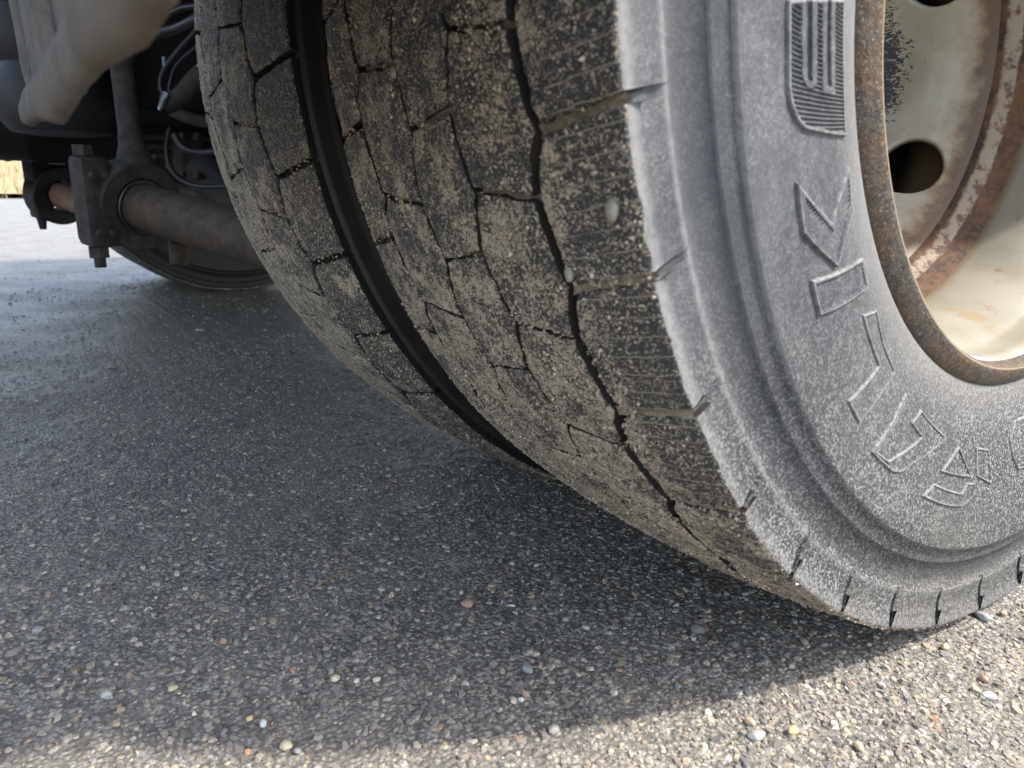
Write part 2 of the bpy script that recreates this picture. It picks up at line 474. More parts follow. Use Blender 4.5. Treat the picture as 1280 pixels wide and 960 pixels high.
class MB:
    """collects simple solids into one mesh"""
    def __init__(s): s.v = []; s.f = []
    def add(s, v, f):
        b = len(s.v); s.v += [tuple(map(float, p)) for p in v]; s.f += [[int(i) + b for i in q] for q in f]; return s
    def tube(s, pts, r, n=20, cap=True, inner=None):
        pts = [Vector(p) for p in pts]; rr = r if isinstance(r, (list, tuple)) else [r] * len(pts)
        v = []; d0, a, b = basis(pts[1] - pts[0])
        for i, p in enumerate(pts):
            t = (pts[min(i + 1, len(pts) - 1)] - pts[max(i - 1, 0)]).normalized()
            a = (a - t * a.dot(t)).normalized(); b = t.cross(a)
            for k in range(n):
                q = 2 * math.pi * k / n
                v.append(p + (a * math.cos(q) + b * math.sin(q)) * rr[i])
        f = [[i * n + k, i * n + (k + 1) % n, (i + 1) * n + (k + 1) % n, (i + 1) * n + k] for i in range(len(pts) - 1) for k in range(n)]
        if cap: f += [list(range(n))[::-1], [(len(pts) - 1) * n + k for k in range(n)]]
        return s.add(v, f)
    def box(s, c, size, ax=None, bev=0.0):
        """box with bevelled edges; ax = three axis vectors"""
        bm = bmesh.new(); bmesh.ops.create_cube(bm, size=1.0)
        for v in bm.verts: v.co = Vector((v.co.x * size[0], v.co.y * size[1], v.co.z * size[2]))
        if bev > 0: bmesh.ops.bevel(bm, geom=list(bm.edges), offset=bev, segments=2, affect='EDGES', profile=0.5)
        ax = ax or (Vector((1, 0, 0)), Vector((0, 1, 0)), Vector((0, 0, 1)))
        c = Vector(c); bm.verts.index_update()
        vv = [c + ax[0] * v.co.x + ax[1] * v.co.y + ax[2] * v.co.z for v in bm.verts]
        ff = [[v.index for v in f.verts] for f in bm.faces]; bm.free()
        return s.add(vv, ff)
    def ring(s, c, d, r0, r1, h, n=40, bev=0.004, sx=1.0):
        """ring about axis d: inner r0, outer r1, length h"""
        d, a, b = basis(d); c = Vector(c)
        pr = [(r0, -h / 2), (r1 - bev, -h / 2), (r1, -h / 2 + bev), (r1, h / 2 - bev), (r1 - bev, h / 2), (r0 + bev, h / 2), (r0, h / 2 - bev)]
        v = [c + (a * math.cos(q) + b * math.sin(q)) * r + d * z for q in [2 * math.pi * k / n for k in range(n)] for r, z in pr]
        m = len(pr); f = [[k * m + j, k * m + (j + 1) % m, ((k + 1) % n) * m + (j + 1) % m, ((k + 1) % n) * m + j] for k in range(n) for j in range(m)]
        return s.add(v, f)
    def build(s, name, mat, parent=None, smooth=False, **kw):
        o = mesh_obj(name, s.v, s.f, mat, parent, smooth=False, **kw)
        bm = bmesh.new(); bm.from_mesh(o.data); bmesh.ops.recalc_face_normals(bm, faces=bm.faces); bm.to_mesh(o.data); bm.free()
        if smooth:
            o.data.polygons.foreach_set('use_smooth', np.ones(len(o.data.polygons), bool))
            o.data.set_sharp_from_angle(angle=math.radians(38))
        return o

# ------------------------------------------------------------------ the ground
def ground_h(x, y):
    P = np.stack([x, y], -1)
    h = (fbm(P, 3.0, 3, 3) - 0.5) * 0.010 + (fbm(P, 30, 3, 5) - 0.5) * 0.0045 + (fbm(P, 150, 2, 9) - 0.5) * 0.0028
    near = np.exp(-((np.hypot(x, y * 0.8)) / 0.35) ** 2)
    return h * (1 - 0.5 * near) - 0.001

def grow(a, b, st, far, k=1.18):
    core = list(np.arange(a, b, st)); s = st; p = core[-1]; up = []
    while p < far: s *= k; p += s; up.append(p)
    s = st; p = a; dn = []
    while p > -far: s *= k; p -= s; dn.append(p)
    return np.array(dn[::-1] + core + up)
gx = grow(-1.15, 0.5, 0.005, 500); gy = grow(-0.82, 0.35, 0.005, 500)
GX, GY = np.meshgrid(gx, gy, indexing='ij')
gz = ground_h(GX.ravel(), GY.ravel())
d_ = np.hypot(GX.ravel(), GY.ravel())
gz = np.where(d_ > 3, gz * np.clip(1 - (d_ - 3) / 5, 0, 1), gz)
g = mesh_obj('ground', np.stack([GX.ravel(), GY.ravel(), gz], -1), quads(len(gx), len(gy), flip=True), M['ground'])
tag(g, kind='structure')

# stones set in the asphalt: one mass of small chips
def chips(n, xr, yr, smin, smax, name, seed, bury=0.35, dens=None, polyn=6, bright=1.0):
    r = np.random.default_rng(seed)
    x = r.uniform(*xr, n); y = r.uniform(*yr, n)
    if dens is not None:
        k = r.random(n) < dens(x, y); x = x[k]; y = y[k]
    n = len(x)
    s = smin * (smax / smin) ** (r.random(n) ** 2.2)
    z = ground_h(x, y)
    asp = r.uniform(0.6, 1.0, n); rot = r.uniform(0, 2 * np.pi, n)
    a0 = np.arange(polyn) * 2 * np.pi / polyn
    ang = a0[None] + r.uniform(-0.35, 0.35, (n, polyn))
    r1 = r.uniform(0.75, 1.1, (n, polyn)); r2 = r1 * r.uniform(0.65, 1.05, (n, polyn))
    hh = r.uniform(0.32, 0.75, n)
    tx = r.uniform(-0.3, 0.3, n); ty = r.uniform(-0.3, 0.3, n)
    def ring(rr, zz, ang):
        px = np.cos(ang) * rr; py = np.sin(ang) * rr * asp[:, None]
        c, q = np.cos(rot)[:, None], np.sin(rot)[:, None]
        X = px * c - py * q; Y = px * q + py * c
        Z = zz + tx[:, None] * X + ty[:, None] * Y
        return np.stack([x[:, None] + X * s[:, None], y[:, None] + Y * s[:, None], z[:, None] + (Z - bury * 0.6) * s[:, None]], -1)
    A = ring(r1, np.full((n, polyn), -0.25), ang)
    B = ring(r1 * 0.93, hh[:, None] * r.uniform(0.45, 0.75, (n, polyn)), ang + 0.1)
    D = ring(r2 * 0.75, hh[:, None] * r.uniform(0.9, 1.1, (n, polyn)), ang + 0.25)
    V = np.concatenate([B * .5 + A * .5, D], 1).reshape(-1, 3)
    p = polyn; fs = []
    for j in range(p):
        j2 = (j + 1) % p
        fs += [[j, j2, p + j2, p + j]]
    fq = np.array(fs); base = (np.arange(n) * 2 * p)[:, None, None]
    Q = (fq[None] + base).reshape(-1, 4)
    cap = (np.arange(p)[None] + p + np.arange(n)[:, None] * 2 * p)
    faces = Q.tolist() + cap.tolist()
    pal = np.array([(.16, .155, .15), (.23, .22, .205), (.30, .285, .255), (.12, .125, .13), (.36, .31, .23), (.40, .37, .31), (.19, .20, .215), (.42, .26, .17), (.46, .44, .40), (.27, .22, .17)])
    pw = np.array([.17, .18, .17, .17, .07, .07, .10, .012, .05, .04]); pw /= pw.sum()
    tone = pal[r.choice(len(pal), n, p=pw)] * r.uniform(0.75, 1.2, (n, 1)) * np.array([1.08, 1.0, .90]) * .86
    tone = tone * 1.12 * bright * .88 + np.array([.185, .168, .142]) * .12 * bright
    tone = np.repeat(tone, 2 * p, 0)
    return tag(mesh_obj(name, V, faces, M['stone'], smooth=False, attrs=dict(tone=tone)), kind='stuff')

def clear(x, y):      # thin where the tyres stand
    return ~((np.abs(y) < 0.07) & (x > -0.52) & (x < 0.16))
fade = lambda x, y: clear(x, y) * np.clip(1.25 - np.hypot(x - 0.25, y + 0.55) / 1.1, 0.22, 1)
tag(chips(90000, (-1.5, 0.5), (-0.80, 0.32), 0.0014, 0.0052, 'asphalt_aggregate', 11, dens=fade, polyn=5), 'fine crushed stone chips bedded in the worn asphalt under the tyres', 'gravel')
tag(chips(22000, (-3.2, 0.5), (-0.84, 0.5), 0.0028, 0.0062, 'coarse_aggregate', 12, bury=0.75, dens=lambda x, y: clear(x, y) * np.clip(1.3 - (0.3 - x) / 3.0, 0.3, 1)), 'coarser mixed grey and tan stones set flush in the worn asphalt', 'gravel')
tag(chips(6000, (-7.5, -1.2), (-0.86, 1.2), 0.003, 0.009, 'distant_aggregate', 14, bury=0.9), 'larger flat stones scattered in the asphalt under and beyond the truck', 'gravel')
tag(chips(24000, (0.02, 0.5), (-0.62, 0.32), 0.0014, 0.0056, 'sunlit_aggregate', 13, bury=0.6, dens=lambda x, y: clear(x, y) * (x > 0.165 + 0.16 * y), bright=.86), 'larger tan and grey stones exposed in the sunlit asphalt beside the outer tyre', 'gravel')  # tones lowered to offset the strong sun on this strip

# ------------------------------------------------------------------ the truck
truck = bpy.data.objects.new('truck', None)
truck.empty_display_size = 0.3
truck.location = T0
COL.objects.link(truck)
tag(truck, 'truck with muddy twin rear tyres, a rusty pale wheel and dusty underbody parts', 'truck')

# ---- tyres
def crown(x, up=0.0):
    return 0.5125 + up - 0.0122 * np.clip(np.abs(np.asarray(x) / 0.155), 0, 1.3) ** 2.2

def zig(knots, th0):
    k = np.array([a for a, _ in knots] + [1.0]); v = np.array([b for _, b in knots] + [knots[0][1]])
    return lambda th: np.interp(((th0 - np.asarray(th)) / PITCH) % 1.0, k, v)

def lin(th0, x0, sl):      # angle of a cross cut as a function of x
    return lambda x, i: th0 + sl * (np.asarray(x) - x0) + PITCH * i

OUT = dict(
    grooves=[zig([(0, -.0865), (.12, -.096), (.45, -.0975), (.8, -.091)], 72.9),
             zig([(0, -.0185), (.1, -.0244), (.42, -.029), (.7, -.0235)], 68.2),
             zig([(0, .040), (.15, .035), (.42, .029), (.7, .0325), (.95, .037)], 64.5),
             zig([(0, .1025), (.12, .096), (.4, .0912), (.9, .0975)], 67.7)],
    gw=[.0060, .0038, .0036, .0084], edge=.1554,
    cuts=[lin(69.6, -.10, 20), lin(64.1, -.086, -8), lin(59.5, -.0185, 17), lin(64.6, .040, -12), lin(67.7, .103, 20)],
    cw=[.0045, .0036, .0030, .0034, .0052], up=0.0, cx=0.0)
INN = dict(
    grooves=[zig([(0, -.080), (.12, -.088), (.5, -.092), (.8, -.086)], 68.0),
             zig([(0, -.004), (.12, -.010), (.5, -.016), (.8, -.011)], 71.5),
             zig([(0, .078), (.12, .071), (.4, .063), (.8, .068)], 75.1)],
    gw=[.0042, .0045, .0060], edge=.150,
    cuts=[lin(81.4, -.15, -20), lin(75.3, -.077, 16), lin(80.9, .0, -12), lin(75.2, .084, 18)],
    cw=[.0045, .0032, .0034, .0056], up=0.0073, cx=-DUAL)
INN['cuts'][0] = lin(82.2, -.10, -20)

MUDW = lambda th, x: 0
def block(tp, row, i, fine, parent):
    G = tp['grooves']; e = tp['edge']; nrow = len(G) + 1
    cut = tp['cuts'][row]; cw = tp['cw'][row]; up = tp['up']; cx = tp['cx']
    th_mid = float(cut(0, i)) + PITCH / 2
    thm = (th_mid + 180) % 360 - 180
    L = (lambda th: np.full(np.shape(th), -e)) if row == 0 else (lambda th: G[row - 1](th) + tp['gw'][row - 1] / 2)
    Rr = (lambda th: np.full(np.shape(th), e)) if row == nrow - 1 else (lambda th: G[row](th) - tp['gw'][row] / 2)
    nu, nv = (52, 34) if fine else (14, 8)
    # edge loops for the rounded shoulders of the block
    be = 0.0016 if fine else 0.002
    Lm = PITCH * math.pi / 180 * 0.51; Wm = 0.06
    u = np.concatenate([[0, be / Lm * .4], np.linspace(be / Lm, 1 - be / Lm, nu), [1 - be / Lm * .4, 1]])
    v = np.concatenate([[0, be / Wm * .4], np.linspace(be / Wm, 1 - be / Wm, nv), [1 - be / Wm * .4, 1]])
    Ug, Vg = np.meshgrid(u, v, indexing='ij')
    xg = -e + (2 * e) * (row + 0.5) / nrow + 0 * Ug
    for _ in range(3):
        a = cut(xg, i) + math.degrees(cw / 2 / 0.508); b = cut(xg, i + 1) - math.degrees(cw / 2 / 0.508)
        tg = a + (b - a) * Ug
        xg = L(tg) + (Rr(tg) - L(tg)) * Vg
    rs = np.random.RandomState(1000 + row * 97 + (i % 39) * 7 + (0 if cx == 0 else 5000))
    # ragged, worn outlines
    en = (fbm(np.stack([np.radians(tg).ravel() * 0.51, xg.ravel() + cx], -1), 140, 3, 21).reshape(Ug.shape) - 0.5)
    eu = np.minimum(Ug, 1 - Ug) * Lm; ev = np.minimum(Vg, 1 - Vg) * Wm
    wob = en * 0.0035
    tg = tg + np.degrees(wob / 0.51) * np.sign(0.5 - Ug) * np.exp(-eu / 0.004)
    lock = 1.0
    free = np.ones_like(Vg)
    if row == nrow - 1: free = np.where(Vg > .5, .05, 1)
    if row == 0: free = np.where(Vg < .5, .15, 1)
    xg = xg + free * wob * np.sign(0.5 - Vg) * np.exp(-ev / 0.004)
    drop = np.zeros_like(Ug)
    for ee in (eu, ev):
        q = np.clip(1 - ee / be, 0, 1); drop += be * 0.9 * (1 - np.sqrt(np.clip(1 - q * q, 0, 1)))
    P3 = np.stack([np.radians(tg).ravel() * 0.51, xg.ravel() + cx], -1)
    rough = (fbm(P3, 60, 3, 31) - 0.5) * 0.0014 + (fbm(P3, 260, 3, 41) - 0.5) * 0.0016
    # chipped corners
    chip = np.clip(fbm(P3, 45, 2, 55) - 0.70, 0, 1) * 0.008
    r = crown(xg, up) - drop + (rough - chip).reshape(Ug.shape) + rs.uniform(-.0005, .0005)
    top = wheel_xyz(xg, r, tg, cx)
    nU, nV = Ug.shape
    V = [top.reshape(-1, 3)]; F_ = [quads(nU, nV, flip=False)]; FM = [np.zeros((nU - 1) * (nV - 1), int)]
    UVs = [np.stack([tg.ravel(), xg.ravel()], -1)]
    cnt = nU * nV
    depth = 0.0125
    idx = np.arange(cnt).reshape(nU, nV)
    edges = [(idx[0, :], 0), (idx[-1, :][::-1], 0), (idx[:, 0][::-1], 1), (idx[:, -1], 2)]
    allv = top.reshape(-1, 3); tgf = tg.ravel(); xgf = xg.ravel(); rf = r.ravel()
    for ids, kind in edges:
        x0 = xgf[ids]; t0 = tgf[ids]; r0 = rf[ids]
        outer = (kind == 2 and row == nrow - 1) or (kind == 1 and row == 0)
        if outer:
            sgn = 1 if kind == 2 else -1
            # the buttress below the tread edge follows the sidewall down to the ridge
            dr = up
            prof = [(-0.0002, -0.0015), (-.0012, -.005), (-.0030, -.012), (-.0040, -.0185), (-.0038, -.024), (-.0036, -.0285), (-.0085, -.0305)]
            rows = []
            jit = (fbm(np.stack([np.radians(t0) * .5, x0], -1), 90, 2, 71) - .5)
            for k, (dx, d) in enumerate(prof):
                rr = r0 + d
                xx = x0 + sgn * dx + sgn * jit * 0.0003
                rows.append(wheel_xyz(xx, rr, t0, cx))
            base = cnt
            W = np.stack(rows, 1).reshape(-1, 3)
            V.append(W); m = len(prof)
            uvw = np.stack([np.repeat(t0, m), np.repeat(x0, m)], -1); UVs.append(uvw)
            n = len(ids)
            for k in range(n - 1):
                F_.append(np.array([[ids[k], ids[k + 1], base + (k + 1) * m, base + k * m]]))
            FM.append(np.ones(n - 1, int))
            F_.append(quads(n, m, base=base, flip=True)); FM.append(np.ones((n - 1) * (m - 1), int))
            cnt += n * m
            for e_ in (0, n - 1):       # close the ends of the buttress inside the notch
                Wp = W.reshape(n, m, 3)[e_]; In = Wp.copy(); In[:, 0] -= sgn * .010
                V.append(In); UVs.append(np.stack([np.full(m, t0[e_]), np.full(m, x0[e_])], -1))
                k2 = np.arange(m - 1); A_ = base + e_ * m + k2
                F_.append(np.stack([A_, A_ + 1, cnt + k2 + 1, cnt + k2], 1)); FM.append(np.ones(m - 1, int)); cnt += m
        else:
            base = cnt
            low = wheel_xyz(x0, r0 - depth, t0, cx)
            V.append(low); UVs.append(np.stack([t0, x0], -1)); n = len(ids)
            k = np.arange(n - 1)
            F_.append(np.stack([ids[k], ids[k + 1], base + k + 1, base + k], 1)); FM.append(np.full(n - 1, 2))
            cnt += n
    V = np.concatenate(V); UVs = np.concatenate(UVs); F_ = np.concatenate(F_); FM = np.concatenate(FM)
    thv = (UVs[:, 0] + 180) % 360 - 180
    inner = cx < 0
    mud = np.interp(thv, [20, 40, 55, 70, 85, 100], [0.66, 0.62, 0.56, 0.45, 0.32, 0.27])
    if not inner and row == nrow - 1:
        xx = UVs[:, 1]
        mud = mud - np.interp(xx, [.100, .112, .13, .156], [0.0, 0.10, 0.42, 0.5]) * np.interp(thv, [35, 50, 60], [0.2, 0.75, 1.0])
    if inner: mud = mud * np.interp(UVs[:, 1], [-.15, .06, .07], [1.0, .9, .55]) + np.interp(UVs[:, 1], [-.15, 0.0, .06], [0.25, 0.1, 0.0])
    sip = (not inner and row == nrow - 1)
    mats = [M['sipe'] if sip else M['tread'], M['black'] if inner else M['dust'], M['groove']]
    o = mesh_obj('tread_block', V, F_[:, ::-1], mats, parent, fmat=FM, smooth=True, uv=UVs, attrs=dict(mud=mud))
    o.data.set_sharp_from_angle(angle=math.radians(50))
    return o

# outer sidewall profile (x, r), from bead to ridge
SIDE = [(.118, .282), (.1300, .2965), (.1345, .301), (.1375, .306), (.1392, .312), (.1415, .320), (.1455, .335), (.1490, .350), (.1535, .370),
        (.1565, .390), (.1582, .405), (.1592, .418), (.1598, .4270), (.1600, .4295), (.1594, .4312), (.1572, .4325), (.1558, .437), (.1548, .4430), (.1546, .4438), (.1534, .4446),
        (.1505, .452), (.1485, .459), (.1484, .464), (.1497, .4675), (.1512, .4695), (.1512, .4712), (.1500, .4735), (.1492, .478), (.1496, .487), (.1496, .4925), (.1440, .4935)]
def tyre_profile(up, e):
    half = [(x, r + (up if r > .44 else 0)) for x, r in SIDE]
    base = [(x, float(crown(x, up)) - .0115) for x in np.linspace(.142, -.142, 25)]
    return half + base + [(-x, r) for x, r in half[::-1]]

def make_tyre(tp, mat_side, label):
    pr = tyre_profile(tp['up'], tp['edge'])
    ns = len(SIDE)
    fm = [0] * (ns - 1) + [1] * (len(pr) - 2 * (ns - 1) - 1) + [0] * (ns - 1)
    o = revolve('tyre', pr, [mat_side, M['groove']], truck, tp['cx'], 360, flat=True, fmat=fm)
    tag(o, label)
    nrow = len(tp['grooves']) + 1
    for row in range(nrow):
        for i in range(-10, 29):
            th = (float(tp['cuts'][row](0, i)) + PITCH / 2 + 180) % 360 - 180
            block(tp, row, i, -6 < th < 100, o)
    return o

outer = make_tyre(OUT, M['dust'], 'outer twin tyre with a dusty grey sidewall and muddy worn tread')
inner = make_tyre(INN, M['black'], 'inner twin tyre with muddy brown tread and a black sidewall')

# mud packed into the cross cuts of the outer tyre
def packed(tp, parent, rows, dep, seed):
    V = []; Fc = []; n0 = 0
    G = tp['grooves']; nrow = len(G) + 1
    for row in rows:
        for i in range(-9, 12):
            th = float(tp['cuts'][row](0, i))
            if not -5 < ((th + 180) % 360 - 180) < 100: continue
            xl = -tp['edge'] if row == 0 else float(G[row - 1](th)) + .004
            xr = tp['edge'] - .002 if row == nrow - 1 else float(G[row](th)) - .004
            xs = np.linspace(xl, xr, 30); cw = math.degrees(tp['cw'][row] / 2 / .5) * 1.3
            t = np.linspace(-cw, cw, 7)
            X, Tt = np.meshgrid(xs, t, indexing='ij')
            TH = tp['cuts'][row](X, i) + Tt
            P = np.stack([np.radians(TH).ravel() * .5, X.ravel()], -1)
            h = np.interp(((TH + 180) % 360 - 180).ravel(), [50, 62, 80, 90], [dep, dep + (.0005 if row == nrow - 1 else .003), dep + .003, dep + .0065]) - (fbm(P, 160, 3, seed) - .5) * .0055 + (np.abs(Tt) / cw).ravel() ** 2 * -.0012
            pts = wheel_xyz(X.ravel(), crown(X.ravel(), tp['up']) - h, TH.ravel(), tp['cx'])
            V.append(pts); Fc.append(quads(30, 7, base=n0, flip=False)[:, ::-1]); n0 += 210
    return tag(mesh_obj('packed_mud', np.concatenate(V), np.concatenate(Fc), M['dirt'], parent), kind='stuff')
packed(OUT, outer, [1, 2, 3, 4], 0.0030, 5)
packed(INN, inner, [0, 1, 2], 0.0025, 6)

# crumbs of mud and grit stuck on the treads
def crumbs(tp, parent, n, seed):
    r = np.random.default_rng(seed)
    th = r.uniform(8, 100, n); x = r.uniform(-tp['edge'], tp['edge'], n)
    P = np.stack([np.radians(th) * .51, x + tp['cx']], -1)
    d = fbm(P, 30, 3, 77) + np.interp(th, [20, 60, 90], [.12, .06, -.02])
    k = d + r.normal(0, .08, n) > 0.55
    for gfn, gw in zip(tp['grooves'], tp['gw']): k &= np.abs(x - gfn(th)) > gw / 2 + .001
    th = th[k]; x = x[k]; n = len(x)
    s = 0.0004 * 3.6 ** (r.random(n) ** 2.6)
    c = wheel_xyz(x, crown(x, tp['up']) + s * .15, th, tp['cx'])
    o = np.array([(1, 0, 0), (-1, 0, 0), (0, 1, 0), (0, -1, 0), (0, 0, 1), (0, 0, -1)], float)
    V = c[:, None, :] + o[None] * s[:, None, None] * r.uniform(.6, 1.25, (n, 6, 1)) + r.normal(0, .25, (n, 6, 3)) * s[:, None, None]
    f = np.array([(0, 2, 4), (2, 1, 4), (1, 3, 4), (3, 0, 4), (2, 0, 5), (1, 2, 5), (3, 1, 5), (0, 3, 5)])
    Fc = (f[None] + (np.arange(n) * 6)[:, None, None]).reshape(-1, 3)
    pal = np.array([(.36, .30, .22), (.46, .39, .30), (.24, .20, .15), (.58, .52, .43), (.16, .14, .12)])
    tone = np.repeat(pal[r.choice(5, n, p=[.35, .25, .25, .06, .09])], 6, 0)
    return tag(mesh_obj('mud_crumbs', V.reshape(-1, 3), Fc, M['crumb'], parent, smooth=False, attrs=dict(tone=tone)), kind='stuff')
crumbs(OUT, outer, 46000, 3)
crumbs(INN, inner, 22000, 4)

# a larger grey stone wedged in a sipe, a white fleck and others
for th, x, s, up_ in ((72.6, .142, .0055, 0), (68.8, .104, .0042, 0), (81.6, -.026, .0036, 0), (83.0, -.127, .0022, 0)):
    bm = bmesh.new(); bmesh.ops.create_icosphere(bm, subdivisions=2, radius=s)
    c = wheel_xyz(x, float(crown(x)) + .0005, th)
    for v in bm.verts:
        k = 1 + .35 * mn.noise(v.co * 300)
        v.co = Vector((v.co.x * .8, v.co.y * .45 if abs(th) > 45 else v.co.y, v.co.z)) * k + Vector(c)
    tv = [tuple(v.co) for v in bm.verts]; tf = [[v.index for v in f.verts] for f in bm.faces]; bm.free()
    mesh_obj('stuck_stone', tv, tf, M['stone'], outer, attrs=dict(tone=np.tile((.30, .27, .22), (len(tv), 1))))

# ---- raised lettering on the sidewall, (angle, radius) outlines
LET = dict(
 E_out=[[82.2,.3934],[79.14,.3933],[76.4,.3942],[75.38,.3928],[74.38,.3894],[73.66,.3848],[73.14,.3802],[70.26,.3267],[71.12,.3282],[73.83,.3275],[75.68,.3272],[82.68,.3280]],
 E_slot1=[[82.25,.3811],[79.03,.3808],[76.9,.3806],[76.4,.3784],[76.02,.3746],[75.91,.3696],[76.24,.3654],[78.87,.3639],[82.34,.3647]],
 E_rec1=[[82.27,.3773],[78.99,.3769],[76.83,.3766],[76.41,.3707],[78.92,.3701],[82.3,.3706]],
 E_slot2=[[82.39,.3584],[78.81,.3575],[75.26,.3581],[74.62,.3416],[78.65,.3404],[82.52,.3418]],
 E_rec2=[[82.43,.3523],[75.76,.3519],[75.42,.3462],[82.48,.347]],
 K1=[[69.78,.393],[65.58,.3936],[59.85,.3647],[62.84,.3308],[64.1,.3305],[67.51,.3286],[64.28,.3621]],
 K1h=[[68.24,.3876],[65.48,.3892],[60.55,.3637],[63.81,.3356],[66.43,.3306],[63.37,.3619]],
 K2=[[61.48,.3943],[57.11,.3298],[53.54,.3338],[58.01,.3948]],
 K2h=[[60.8,.3912],[57.03,.335],[54.3,.3367],[58.28,.3918]],
 N=[[52.17,.3495],[49.8,.3308],[45.77,.3384],[41.05,.3409],[42.65,.3649],[44.58,.3961],[47.96,.3961],[45.23,.3542]],
 A=[[37.02,.3436],[40.42,.4008],[35.02,.3979],[33.32,.3938],[31.24,.3822],[23.3,.348],[31.94,.3428],[33.95,.3579],[30.66,.3604],[36.62,.3937],[39.56,.3966],[36.28,.3464]],
 T=[[19.5,.3499],[23.98,.3746],[14.96,.3719]],
 Tb=[[25.03,.3848],[27.15,.3982],[19.78,.3975],[16.67,.3958],[14.17,.3877],[13.99,.3759],[16.24,.3766],[17.3,.3845],[18.37,.3851]],
 s=[[14.16,.3476],[10.42,.3486],[9.34,.3774],[13.88,.3705]],
 B=[[1.84,.3286],[3.64,.3439],[3.05,.3577],[1.68,.3703],[-.35,.3716],[-5.22,.3745],[-7.62,.3337],[-3.21,.3277]])
SP = np.array(SIDE)
def side_x(r): return np.interp(r, SP[3:22, 1], SP[3:22, 0])
def inpoly(px, py, poly):
    poly = np.asarray(poly); ins = np.zeros(px.shape, bool); j = len(poly) - 1
    for i in range(len(poly)):
        xi, yi = poly[i]; xj, yj = poly[j]
        ins ^= ((yi > py) != (yj > py)) & (px < (xj - xi) * (py - yi) / (yj - yi + 1e-12) + xi)
        j = i
    return ins
def edge_d(px, py, poly):
    """distance in metres to the outline (angle in degrees, radius in m)"""
    poly = np.asarray(poly, float).copy(); k = math.radians(1) * .36
    d = np.full(px.shape, 9.0)
    A = poly * [k, 1]; X = px * k; Y = py
    for i in range(len(A)):
        a = A[i]; b = A[(i + 1) % len(A)]; ab = b - a
        t = np.clip(((X - a[0]) * ab[0] + (Y - a[1]) * ab[1]) / (ab @ ab), 0, 1)
        d = np.minimum(d, np.hypot(X - a[0] - t * ab[0], Y - a[1] - t * ab[1]))
    return d
def letter(outs, hatch=None, holes=(), recs=(), hr=None, H=0.0011, hat_dir=0.0, rimonly=False, res=0.00042, pitch=.0019):
    allp = np.concatenate([np.asarray(LET[o]) for o in outs])
    t0, t1 = allp[:, 0].min() - .3, allp[:, 0].max() + .3
    r0, r1 = allp[:, 1].min() - .001, allp[:, 1].max() + .001
    nt = int((t1 - t0) * math.radians(1) * .36 / res); nr = int((r1 - r0) / res)
    Tg, Rg = np.meshgrid(np.linspace(t0, t1, nt), np.linspace(r0, r1, nr), indexing='ij')
    h = np.zeros(Tg.shape)
    for o in outs:
        ins = inpoly(Tg, Rg, LET[o]); d = edge_d(Tg, Rg, LET[o])
        if rimonly: hh = np.where(d < .0018, 1.0, .45)
        else: hh = np.ones(Tg.shape)
        sd = np.where(ins, d, -d)
        h = np.maximum(h, np.clip(sd / .0006, 0, 1) * hh)
    def hatchf(): 
        s = Tg * math.radians(1) * .36 + hat_dir * Rg
        return 0.55 + 0.45 * np.cos(s / pitch * 2 * math.pi)
    if hatch:
        for q in hatch:
            ins = inpoly(Tg, Rg, LET[q]); d = edge_d(Tg, Rg, LET[q])
            k = ins & (d > (0.0022 if q in outs else 0.0))
            for ho in holes: k &= ~inpoly(Tg, Rg, LET[ho])
            h = np.where(k, h * hatchf() * .9, h)
    for q in recs:
        ins = inpoly(Tg, Rg, LET[q]); d = edge_d(Tg, Rg, LET[q])
        h = np.where(ins, np.minimum(h, 1 - .9 * np.clip(d / .0007, 0, 1)), h)
    ed = np.full(Tg.shape, 9.0)
    for o in outs: ed = np.minimum(ed, edge_d(Tg, Rg, LET[o]))
    ed = np.exp(-((ed - .0008) / .0007) ** 2)
    x = side_x(Rg) + h * H - .00012
    P = wheel_xyz(x, Rg, Tg)
    keep = h > .02
    q = quads(nt, nr); kf = keep.ravel()[q].any(1); q = q[kf]
    u, inv = np.unique(q, return_inverse=True)
    return mesh_obj('raised_letter', P.reshape(-1, 3)[u], inv.reshape(-1, 4), M['dust'], outer, attrs=dict(edge=ed.ravel()[u]))
letter(['E_out'], ['E_out'], holes=['E_slot1', 'E_slot2'], recs=['E_rec1', 'E_rec2'], hat_dir=-.25, H=.0022, pitch=.0023)
letter(['K1', 'K2'], ['K1h', 'K2h'], hat_dir=.25, pitch=.0026, H=.0024)
letter(['N'], rimonly=True, H=.0015)
letter(['A'], rimonly=True, H=.0015)
letter(['T', 'Tb', 's'], ['T'], rimonly=True, hat_dir=0.0, H=.0015, pitch=.0042)
letter(['B'], rimonly=True, H=.0015)

# ---- wheels
def make_rim(cx, flip=1, full=True):
    barrel = [(.128, .2785), (.112, .2765), (.098, .2762), (.092, .2735), (.084, .2700), (.066, .2655), (.052, .2615), (.030, .2600), (.012, .2598), (.003, .2600), (-.03, .262), (-.07, .262), (-.10, .272), (-.13, .278)]
    o = revolve('rim', [(x * flip, r) for x, r in barrel], M['barrel'], truck, cx)
    m = o.modifiers.new('thickness', 'SOLIDIFY'); m.thickness = .006; m.offset = 1 if flip < 0 else -1
    fl = [(.128, .2785), (.1375, .2800), (.1408, .2818), (.1412, .2838), (.1396, .2872), (.1376, .2915), (.1352, .2955), (.1322, .2984), (.128, .2996), (.124, .2985), (.122, .290), (.120, .284)]
    revolve('flange', [(x * flip, r) for x, r in fl], M['flange'], o, cx, 360)
    if full:
        wr = [(-.034, .2345), (-.0265, .2355), (-.020, .2385), (-.0145, .2425), (-.0085, .2480), (-.003, .2535), (.0025, .2565), (.0055, .2590), (.006, .2615)]
        revolve('weld_ring', wr, M['weld'], o, cx, 360)
    return o
